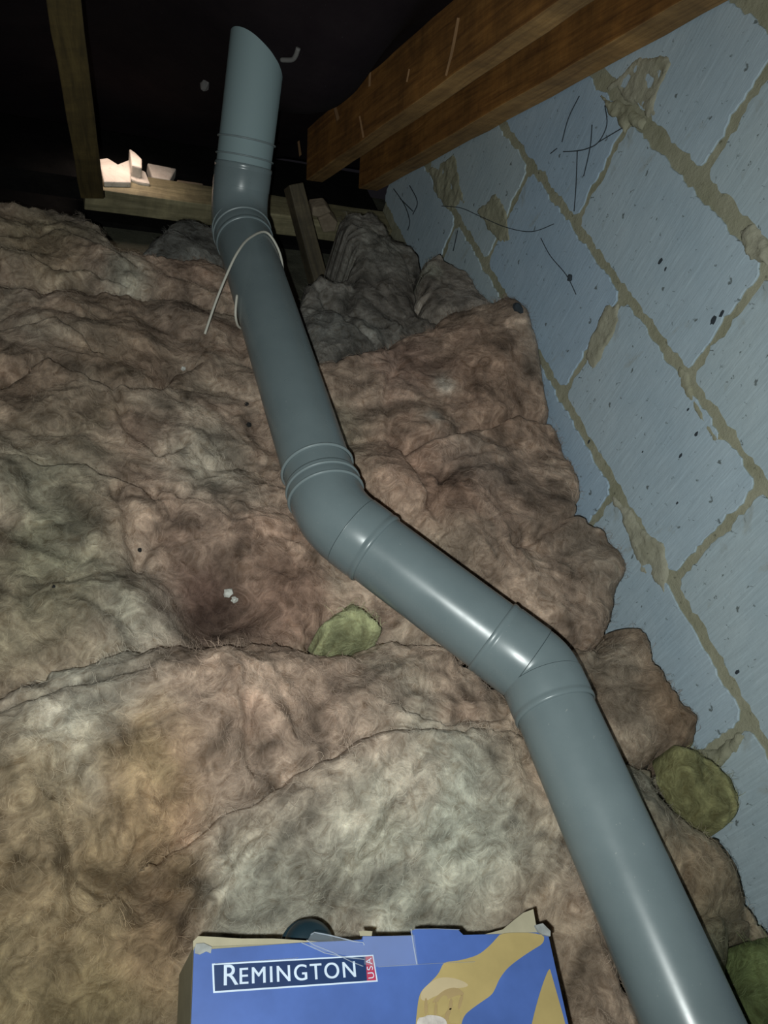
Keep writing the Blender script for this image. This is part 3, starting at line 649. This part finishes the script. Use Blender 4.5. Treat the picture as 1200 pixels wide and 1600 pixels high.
blanket([(930, 1150), (1000, 1158), (1060, 1168), (1105, 1150), (1122, 1165), (1140, 1240), (1155, 1300), (1172, 1375), (1205, 1400), (1270, 1480), (1330, 1800), (1150, 1800), (1090, 1600), (1020, 1440), (960, 1250)],
        -0.985, 91, 'greenish brown insulation strip between the lower pipe and the wall', base=(0.22, 0.19, 0.135), edge=0.035, aniso=(1.2, 0.8, 0.2),
        bumps=[(1100, 1350, 0.02, 0.06), (1010, 1300, 0.035, 0.07), (1120, 1560, 0.03, 0.09)], creases=[([(1060, 1480), (1090, 1440), (1130, 1420), (1200, 1430)], 0.012, 0.009, 0.012, 0.05)],
        patches=[(1080, 1380, 50, (0.28, 0.19, 0.12), .6), (1160, 1420, 60, (0.27, 0.21, 0.145), .6), (990, 1220, 50, (0.2, 0.19, 0.155), .6), (1150, 1520, 60, (0.14, 0.15, 0.09), .6)])
# ------------------------------------------------------------------ the blue carton
BZ = -0.85
tlc = on_z(303, 1478, BZ); trc = on_z(854, 1458, BZ); ax_ = unit(trc - tlc); ay_ = np.array([ax_[1], -ax_[0], 0.0]); BW = float(np.linalg.norm(trc - tlc)); BD = 0.27
def bp(u, v_, z=0.0): p = tlc + ax_ * u + ay_ * v_; return np.array([p[0], p[1], BZ + z])
def uv(px, py):
    p = on_z(px, py, BZ) - tlc; return float(p @ ax_), float(p @ ay_)
c0 = bp(BW / 2, BD / 2, -0.105)
carton = empty('cardboard_box', c0, 'worn blue printed cardboard box with a hand picture, on the insulation in front', 'box')
H_ = 0.105; T = 0.004
def plate(name, pts, off, m, parent=carton, **kw):
    v, f = prism(pts, off); return build(name, v, f, m, parent, **kw)
# body: four walls and a base
plate('side_panel', [bp(0, 0, -T), bp(0, BD, -T), bp(0, BD, -H_), bp(0, 0, -H_)], ax_ * T, CARD)
plate('side_panel', [bp(BW - T, 0, -T), bp(BW - T, BD, -T), bp(BW - T, BD, -H_), bp(BW - T, 0, -H_)], ax_ * T, CARD)
plate('end_panel', [bp(T, 0.0, -T), bp(BW - T, 0.0, -T), bp(BW - T, 0.0, -H_), bp(T, 0.0, -H_)], ay_ * T, CARD)
plate('end_panel', [bp(T, BD - T, -T), bp(BW - T, BD - T, -T), bp(BW - T, BD - T, -H_), bp(T, BD - T, -H_)], ay_ * T, CARD)
plate('base_panel', [bp(T, T, -H_), bp(BW - T, T, -H_), bp(BW - T, BD - T, -H_), bp(T, BD - T, -H_)], (0, 0, 0.004), CARD)
tp = [(303, 1484), (306, 1477), (330, 1483), (400, 1478), (470, 1473), (540, 1470), (566, 1468), (567, 1463), (646, 1462), (643, 1454), (650, 1452), (700, 1452), (716, 1453), (724, 1461), (790, 1459), (840, 1457), (856, 1458), (868, 1512), (888, 1600)]
tpu = [uv(*q) for q in tp]; tpu += [(BW + 0.001, BD), (0.0, BD)]
tpu = [(u, v_) for u, v_ in tpu]
top_panel = plate('top_panel', [bp(u, v_, -T) for u, v_ in tpu], (0, 0, T), BLUE)
top_panel['label'] = 'blue printed top panel'
fl = [(304, 1481), (304, 1466), (312, 1458), (330, 1459), (380, 1462), (430, 1462), (478, 1465), (540, 1471), (540, 1478), (400, 1484)]
plate('flap', [bp(*uv(*q), -0.012) for q in fl], (0, 0, 0.0025), CARD_IN)
fl = [(722, 1464), (760, 1457), (790, 1449), (808, 1434), (822, 1423), (838, 1417), (842, 1440), (850, 1464), (800, 1468)]
plate('flap', [bp(*uv(*q), -0.010) for q in fl], (0, 0, 0.0025), CARD_IN)
plate('torn_edge', [bp(*uv(*q), 0.0003) for q in [(304, 1484), (306, 1475), (318, 1474), (331, 1480), (329, 1490), (322, 1487), (312, 1492), (304, 1490)]], (0, 0, 0.0008), TEAR)
plate('torn_edge', [bp(*uv(*q), 0.0003) for q in [(834, 1447), (846, 1444), (858, 1456), (858, 1464), (848, 1462), (840, 1458)]], (0, 0, 0.003), TEAR)
plate('torn_edge', [bp(*uv(*q), 0.0003) for q in [(560, 1456), (570, 1455), (581, 1456), (580, 1463), (562, 1463)]], (0, 0, 0.0015), CARD_IN)
# printing
def chaikin(q, n=2):
    for _ in range(n):
        o_ = []
        for i in range(len(q)):
            a, b = q[i], q[(i + 1) % len(q)]; o_ += [(a[0] * .75 + b[0] * .25, a[1] * .75 + b[1] * .25), (a[0] * .25 + b[0] * .75, a[1] * .25 + b[1] * .75)]
        q = o_
    return q
def prnt(name, q, m, z=0.0004, parent=carton, t=0.0003, **kw): return plate(name, [bp(*uv(*p), z) for p in q], (0, 0, t), m, parent, **kw)
lab = prnt('label_border', [(331, 1506), (583, 1492), (590, 1534), (333, 1552)], WHITE_P); lab['label'] = 'white keyline of the printed nameplate'
prnt('nameplate', [(334, 1508.5), (570.5, 1495), (573, 1532.8), (335.5, 1549)], NAVY, 0.0008, lab)['label'] = 'navy nameplate with white lettering'
prnt('red_tab', [(570.5, 1495), (581.5, 1494.3), (587.5, 1532), (573, 1532.8)], RED_P, 0.0008, lab)['label'] = 'small red tab with white letters'
def text(s, px, py, hgt, rot, m, parent, z=0.0013, spacing=1.0, off=0.0006, sx=1.0):
    c = bpy.data.curves.new('lettering', 'FONT'); c.body = s; c.size = hgt; c.extrude = 0.0001; c.offset = off; c.space_character = spacing; c.materials.append(m)
    o = bpy.data.objects.new('lettering', c); col.objects.link(o)
    u, v_ = uv(px, py); p = bp(u, v_, z); a = math.atan2(ax_[1], ax_[0]) + rot; o.rotation_euler = (0, 0, a); o.scale = (sx, 1, 1)
    bpy.context.view_layer.update(); me = bpy.data.meshes.new_from_object(o.evaluated_get(bpy.context.evaluated_depsgraph_get()))
    rot_, scl = o.rotation_euler.copy(), o.scale.copy(); bpy.data.objects.remove(o)
    o = bpy.data.objects.new('lettering', me); col.objects.link(o); o.rotation_euler = rot_; o.scale = scl
    place(o, (p[0], p[1], p[2] + CAM_Z), parent); return o
u0, v0 = uv(344, 1540); u1, v1 = uv(562, 1526); tr = math.atan2(-(v1 - v0), u1 - u0); Lw = math.hypot(u1 - u0, v1 - v0)
text('R', 346, 1540.5, 0.0245, tr, WHITE_P, lab, off=0.0, sx=1.0); text('R', 346.7, 1540.5, 0.0245, tr, WHITE_P, lab, off=0.0, z=0.0014)
uE, vE = uv(372, 1538.5)
text('EMINGTON', 371.5, 1538.6, 0.0195, tr, WHITE_P, lab, spacing=1.17, off=0.0); text('EMINGTON', 372.2, 1538.6, 0.0195, tr, WHITE_P, lab, spacing=1.17, off=0.0, z=0.0014)
text('USA', 584.5, 1529.5, 0.0088, tr + math.pi / 2 + 0.06, WHITE_P, lab, spacing=1.25, off=0.0)
def cp(L_, s=3.871, ox=600, oy=1400): return chaikin([(ox + a / s, oy + b / s) for a, b in L_], 2 if len(L_) > 5 else 1)
prnt('printed_arm', cp([(710, 222), (965, 225), (968, 285), (900, 325), (820, 378), (750, 432), (715, 475), (690, 515), (672, 560), (650, 600), (590, 640), (520, 690), (485, 722), (465, 774), (455, 900), (185, 900), (190, 774), (200, 680), (208, 620), (225, 572), (280, 522), (330, 470), (350, 420), (368, 400), (430, 395), (500, 380), (575, 355), (640, 300), (680, 255)]), SKIN)['label'] = 'printed tan hand and forearm'
prnt('printed_knuckles', cp([(225, 572), (280, 522), (340, 490), (440, 500), (520, 540), (470, 560), (380, 560), (330, 600), (290, 615), (250, 640), (215, 625)]), SKIN_L, 0.0009)
for q in ([(305, 620), (340, 585), (385, 560), (440, 556), (478, 585), (480, 605), (440, 600), (400, 620), (330, 640), (285, 650)], [(248, 610), (262, 640), (258, 720), (244, 720), (240, 660)], [(305, 640), (318, 650), (315, 730), (300, 730)],
          [(395, 625), (412, 620), (408, 690), (385, 690)], [(460, 600), (480, 605), (455, 690), (440, 680)], [(365, 720), (380, 690), (410, 675), (400, 700), (380, 760), (360, 774)]):
    prnt('printed_finger_shadow', cp(q), SKIN_D, 0.0013)
for q in ([(320, 640), (355, 600), (385, 610), (382, 700), (340, 730), (318, 720)], [(262, 650), (296, 640), (298, 720), (262, 724)], [(410, 640), (442, 610), (440, 660), (412, 680)], [(385, 740), (400, 700), (440, 690), (462, 710), (455, 774), (390, 774)]):
    prnt('printed_finger', cp(q), SKIN, 0.0016)
prnt('printed_highlight', cp([(192, 740), (240, 735), (262, 720), (340, 730), (380, 760), (385, 900), (186, 900)]), SKIN_W, 0.0020)
prnt('printed_arm', cp([(1000, 432), (1010, 470), (1050, 610), (1096, 774), (1120, 900), (868, 900), (892, 774), (915, 680), (940, 590), (970, 500)]), SKIN)['label'] = 'second tan patch printed at the right edge'
# clear tape
prnt('tape', [(566, 1465), (646, 1462), (652, 1509), (590, 1512), (568, 1508)], TAPE, 0.0024)
prnt('tape', [(480, 1470), (486, 1459), (512, 1462), (530, 1468), (552, 1472), (567, 1477), (568, 1497), (540, 1494), (505, 1488), (485, 1480)], TAPE, 0.0024)
def strip(q, w, z=0.0028):
    P = [bp(*uv(*p), z) for p in q]; V = []; F = []
    for k, p in enumerate(P):
        t = unit(P[min(k + 1, len(P) - 1)] - P[max(k - 1, 0)]); nn = np.array([-t[1], t[0], 0]) * w / 2
        V += [p + nn, p + np.array([0, 0, 0.0012]), p - nn]
    for k in range(len(P) - 1):
        a = k * 3; F += [(a, a + 1, a + 4, a + 3), (a + 1, a + 2, a + 5, a + 4)]
    build('tape_crease', V, F, TAPE_E, carton)
strip([(484, 1462), (490, 1458), (512, 1462), (532, 1467), (552, 1472), (566, 1474), (568, 1478)], 0.0012)
strip([(470, 1474), (484, 1480), (506, 1490), (540, 1497), (568, 1500)], 0.0010); strip([(478, 1470), (490, 1478), (520, 1490), (548, 1504), (566, 1511)], 0.0008)
strip([(641, 1453), (645, 1480), (650, 1508)], 0.0012); strip([(590, 1512), (620, 1510), (652, 1508)], 0.0007); strip([(652, 1508), (690, 1506), (740, 1504)], 0.0004); strip([(335, 1507), (465, 1498)], 0.0004)
strip([(645, 1453), (680, 1452.5), (716, 1454)], 0.0006)

# dark blue knob behind the box
def knob():
    c = on_z(488, 1472, -0.93); V = []; F = []; prof = [(0.0, 0.0), (0.012, -0.0005), (0.020, -0.003), (0.0255, -0.008), (0.027, -0.016), (0.026, -0.030), (0.024, -0.055)]; seg = 32
    r = empty('dark_cap', c + np.array([0, 0, -0.055]), 'dark blue round plastic cap half hidden behind the box top edge', 'cap')
    for rad, z in prof:
        for k in range(seg): a = 2 * math.pi * k / seg; V.append((c[0] + max(rad, 1e-4) * math.cos(a), c[1] + max(rad, 1e-4) * math.sin(a), c[2] + z))
    for i in range(len(prof) - 1):
        for k in range(seg): F.append((i * seg + k, i * seg + (k + 1) % seg, (i + 1) * seg + (k + 1) % seg, (i + 1) * seg + k))
    build('dome', V, F, PLUM, r, smooth=True)
    V = []; F = []
    for rad, z in ((0.0265, -0.022), (0.0295, -0.023), (0.0295, -0.029), (0.0265, -0.030)):
        for k in range(seg): a = 2 * math.pi * k / seg; V.append((c[0] + rad * math.cos(a), c[1] + rad * math.sin(a), c[2] + z))
    for i in range(3):
        for k in range(seg): F.append((i * seg + k, i * seg + (k + 1) % seg, (i + 1) * seg + (k + 1) % seg, (i + 1) * seg + k))
    build('rim', V, F, PLUM, r, smooth=True)
knob()

# ------------------------------------------------------------------ small things
def tube(name, pts, r, m, parent=None, seg=8, smooth_n=6):
    P = [np.array(p, float) for p in pts]
    if smooth_n:
        Q = []
        for i in range(len(P) - 1):
            p0, p1, p2, p3 = P[max(i - 1, 0)], P[i], P[i + 1], P[min(i + 2, len(P) - 1)]
            for k in range(smooth_n):
                t = k / smooth_n; Q.append(0.5 * ((2 * p1) + (-p0 + p2) * t + (2 * p0 - 5 * p1 + 4 * p2 - p3) * t * t + (-p0 + 3 * p1 - 3 * p2 + p3) * t ** 3))
        Q.append(P[-1]); P = Q
    n = len(P); rr = r if isinstance(r, (list, tuple)) else [r] * n; V = []; F = []; up = None
    for i in range(n):
        t = unit(P[min(i + 1, n - 1)] - P[max(i - 1, 0)])
        if up is None: up = unit(np.cross(t, [0.3, 0.7, 0.5]))
        up = unit(up - t * (up @ t)); sd = np.cross(t, up)
        for k in range(seg): a = 2 * math.pi * k / seg; V.append(P[i] + (up * math.cos(a) + sd * math.sin(a)) * rr[i])
    for i in range(n - 1):
        for k in range(seg): F.append((i * seg + k, i * seg + (k + 1) % seg, (i + 1) * seg + (k + 1) % seg, (i + 1) * seg + k))
    F += [tuple(range(seg))[::-1], tuple(range((n - 1) * seg, n * seg))]
    return build(name, V, F, m, parent, smooth=True)
# cord looped round the pipe: goes under it and over the top, free end hanging left
def around(y, a, R=0.0585): return np.array([0.431 + R * math.cos(a), y, AZ + R * math.sin(a)])
cord_pts = [on_z(320, 522, -0.945), on_z(337, 472, -0.905), on_z(356, 425, -0.865), on_z(372, 393, -0.842), on_z(390, 372, -0.838), around(1.425, 1.15), around(1.405, 0.55), around(1.375, 0.05), around(1.34, -0.5), around(1.31, -1.1), around(1.27, -1.7), around(1.24, -2.4), around(1.235, -3.0), around(1.26, -3.45)]
tag(tube('cord', cord_pts, 0.0024, CORD), 'thin white cord looped round the upper pipe', 'cord')

def lump(name, c, r, m, seed, label=None, cat=None, group=None, parent=None, sq=(1, 1, 1)):
    bm = bmesh.new(); bmesh.ops.create_icosphere(bm, subdivisions=2, radius=1.0); rs = random.Random(seed); V = []
    for v_ in bm.verts: k = r * rs.uniform(0.7, 1.15); V.append((c[0] + v_.co.x * k * sq[0], c[1] + v_.co.y * k * sq[1], c[2] + v_.co.z * k * sq[2]))
    F = [tuple(q.index for q in f_.verts) for f_ in bm.faces]; bm.free()
    o = build(name, V, F, m, parent); 
    if cat: tag(o, label, cat, group)
    return o
deps = bpy.context.evaluated_depsgraph_get()
def hit(px, py):
    bpy.context.view_layer.update(); d = wray(px, py)
    ok, loc, nrm, _, ob, _ = scene.ray_cast(bpy.context.evaluated_depsgraph_get(), Vector((0, 0, CAM_Z)), Vector(d))
    return np.array([loc.x, loc.y, loc.z - CAM_Z]) if ok else d * 1.5
for i, (px, py, r, m, lab_, cat_) in enumerate([
        (385, 632, 0.0040, DIRT, 'upper of two black specks on the insulation left of the pipe', 'debris'), (388, 665, 0.0050, DIRT, 'lower of two black specks on the insulation left of the pipe', 'debris'),
        (218, 860, 0.0035, DIRT, 'black speck in the crease of the left insulation blanket', 'debris'), (286, 577, 0.0045, CRUMB, 'white chip left of the cord end', 'debris'),
        (356, 928, 0.0080, CRUMB, 'pale crumb above the dark reddish stain', 'debris'), (366, 938, 0.0055, CRUMB, 'small pale crumb beside the larger crumb on the stain', 'debris'),
        (84, 917, 0.0025, DIRT, 'tiny black speck on the insulation at the left', 'debris')]):
    c = hit(px, py); lump('speck' if m is DIRT else 'crumb', c + np.array([0, 0, r * 0.3]), r, m, i, lab_, cat_, 'specks on the insulation')
c = hit(320, 128); o = lump('mortar_dab', c - RN * 0.006, 0.013, DUSTY, 31, 'pale drip hanging on the black felt left of the pipe top', 'debris', None, None, (0.8, 0.8, 1.3))
c = hit(452, 88); tube_pts = [hit(440, 90) - RN * 0.004, hit(456, 88) - RN * 0.006, hit(462, 82) - RN * 0.006, hit(466, 72) - RN * 0.004]
tag(tube('felt_scrap', tube_pts, 0.0045, DUSTY), 'small curled grey scrap on the felt right of the pipe top', 'debris')
# cobwebs on the gable wall
def web(lines, label, r=0.0011):
    root_p = on_x(lines[0][0][0], lines[0][0][1], WX - 0.004); e = empty('cobweb', root_p, label, 'cobweb')
    for L in lines:
        pts = [on_x(px, py, WX - 0.004) for px, py in L]; tube('strand', pts, r, WEB, e, seg=5, smooth_n=5)
web([[(905, 150), (888, 185), (878, 222)], [(945, 165), (948, 195), (935, 222), (918, 232), (900, 236), (880, 237)], [(925, 195), (922, 230), (912, 275)], [(902, 236), (900, 290), (897, 330)], [(935, 222), (955, 210), (972, 200)], [(870, 232), (860, 240)]],
    'dark cobweb strands hanging under the rafter on the upper block wall')
web([[(690, 322), (720, 325), (750, 338), (790, 355), (830, 362), (865, 350)], [(845, 372), (860, 400), (885, 430), (900, 460)]], 'long thin dark cobweb strand sagging across the lower courses of the wall', 0.0009)
web([[(615, 295), (632, 320), (640, 345), (637, 360)], [(640, 290), (652, 315), (645, 335)], [(715, 360), (708, 392)], [(625, 310), (645, 330)]], 'tangle of dark cobweb in the wall corner under the rafter foot', 0.0014)
c = on_x(890, 434, WX - 0.006); lump('cobweb_clump', c, 0.0075, WEB, 44, 'small grey dust clump caught on the wall below the cobweb strand', 'dust', None, None, (0.6, 1, 1))
c = hit(808, 484) + np.array([0, 0, 0.004]); lump('dust_tuft', c, 0.012, WEB, 45, 'grey dust tuft at the top corner of the pinkish insulation', 'dust', None, None, (0.9, 1.3, .7))
for i, (px, py, r) in enumerate([(1032, 408, .009), (1040, 420, .006), (1115, 500, .011), (1128, 490, .008), (1063, 712, .006), (1152, 1050, .006), (1058, 786, .004), (1004, 706, .003), (920, 690, .006), (885, 872 - 440, .003), (1075, 640, .004), (1088, 678, .006)]):
    lump('pit_mark', on_x(px, py, WX - 0.0005), r * 0.62, WEB, 60 + i, parent=wall_r, sq=(0.15, 0.8, 1.5))
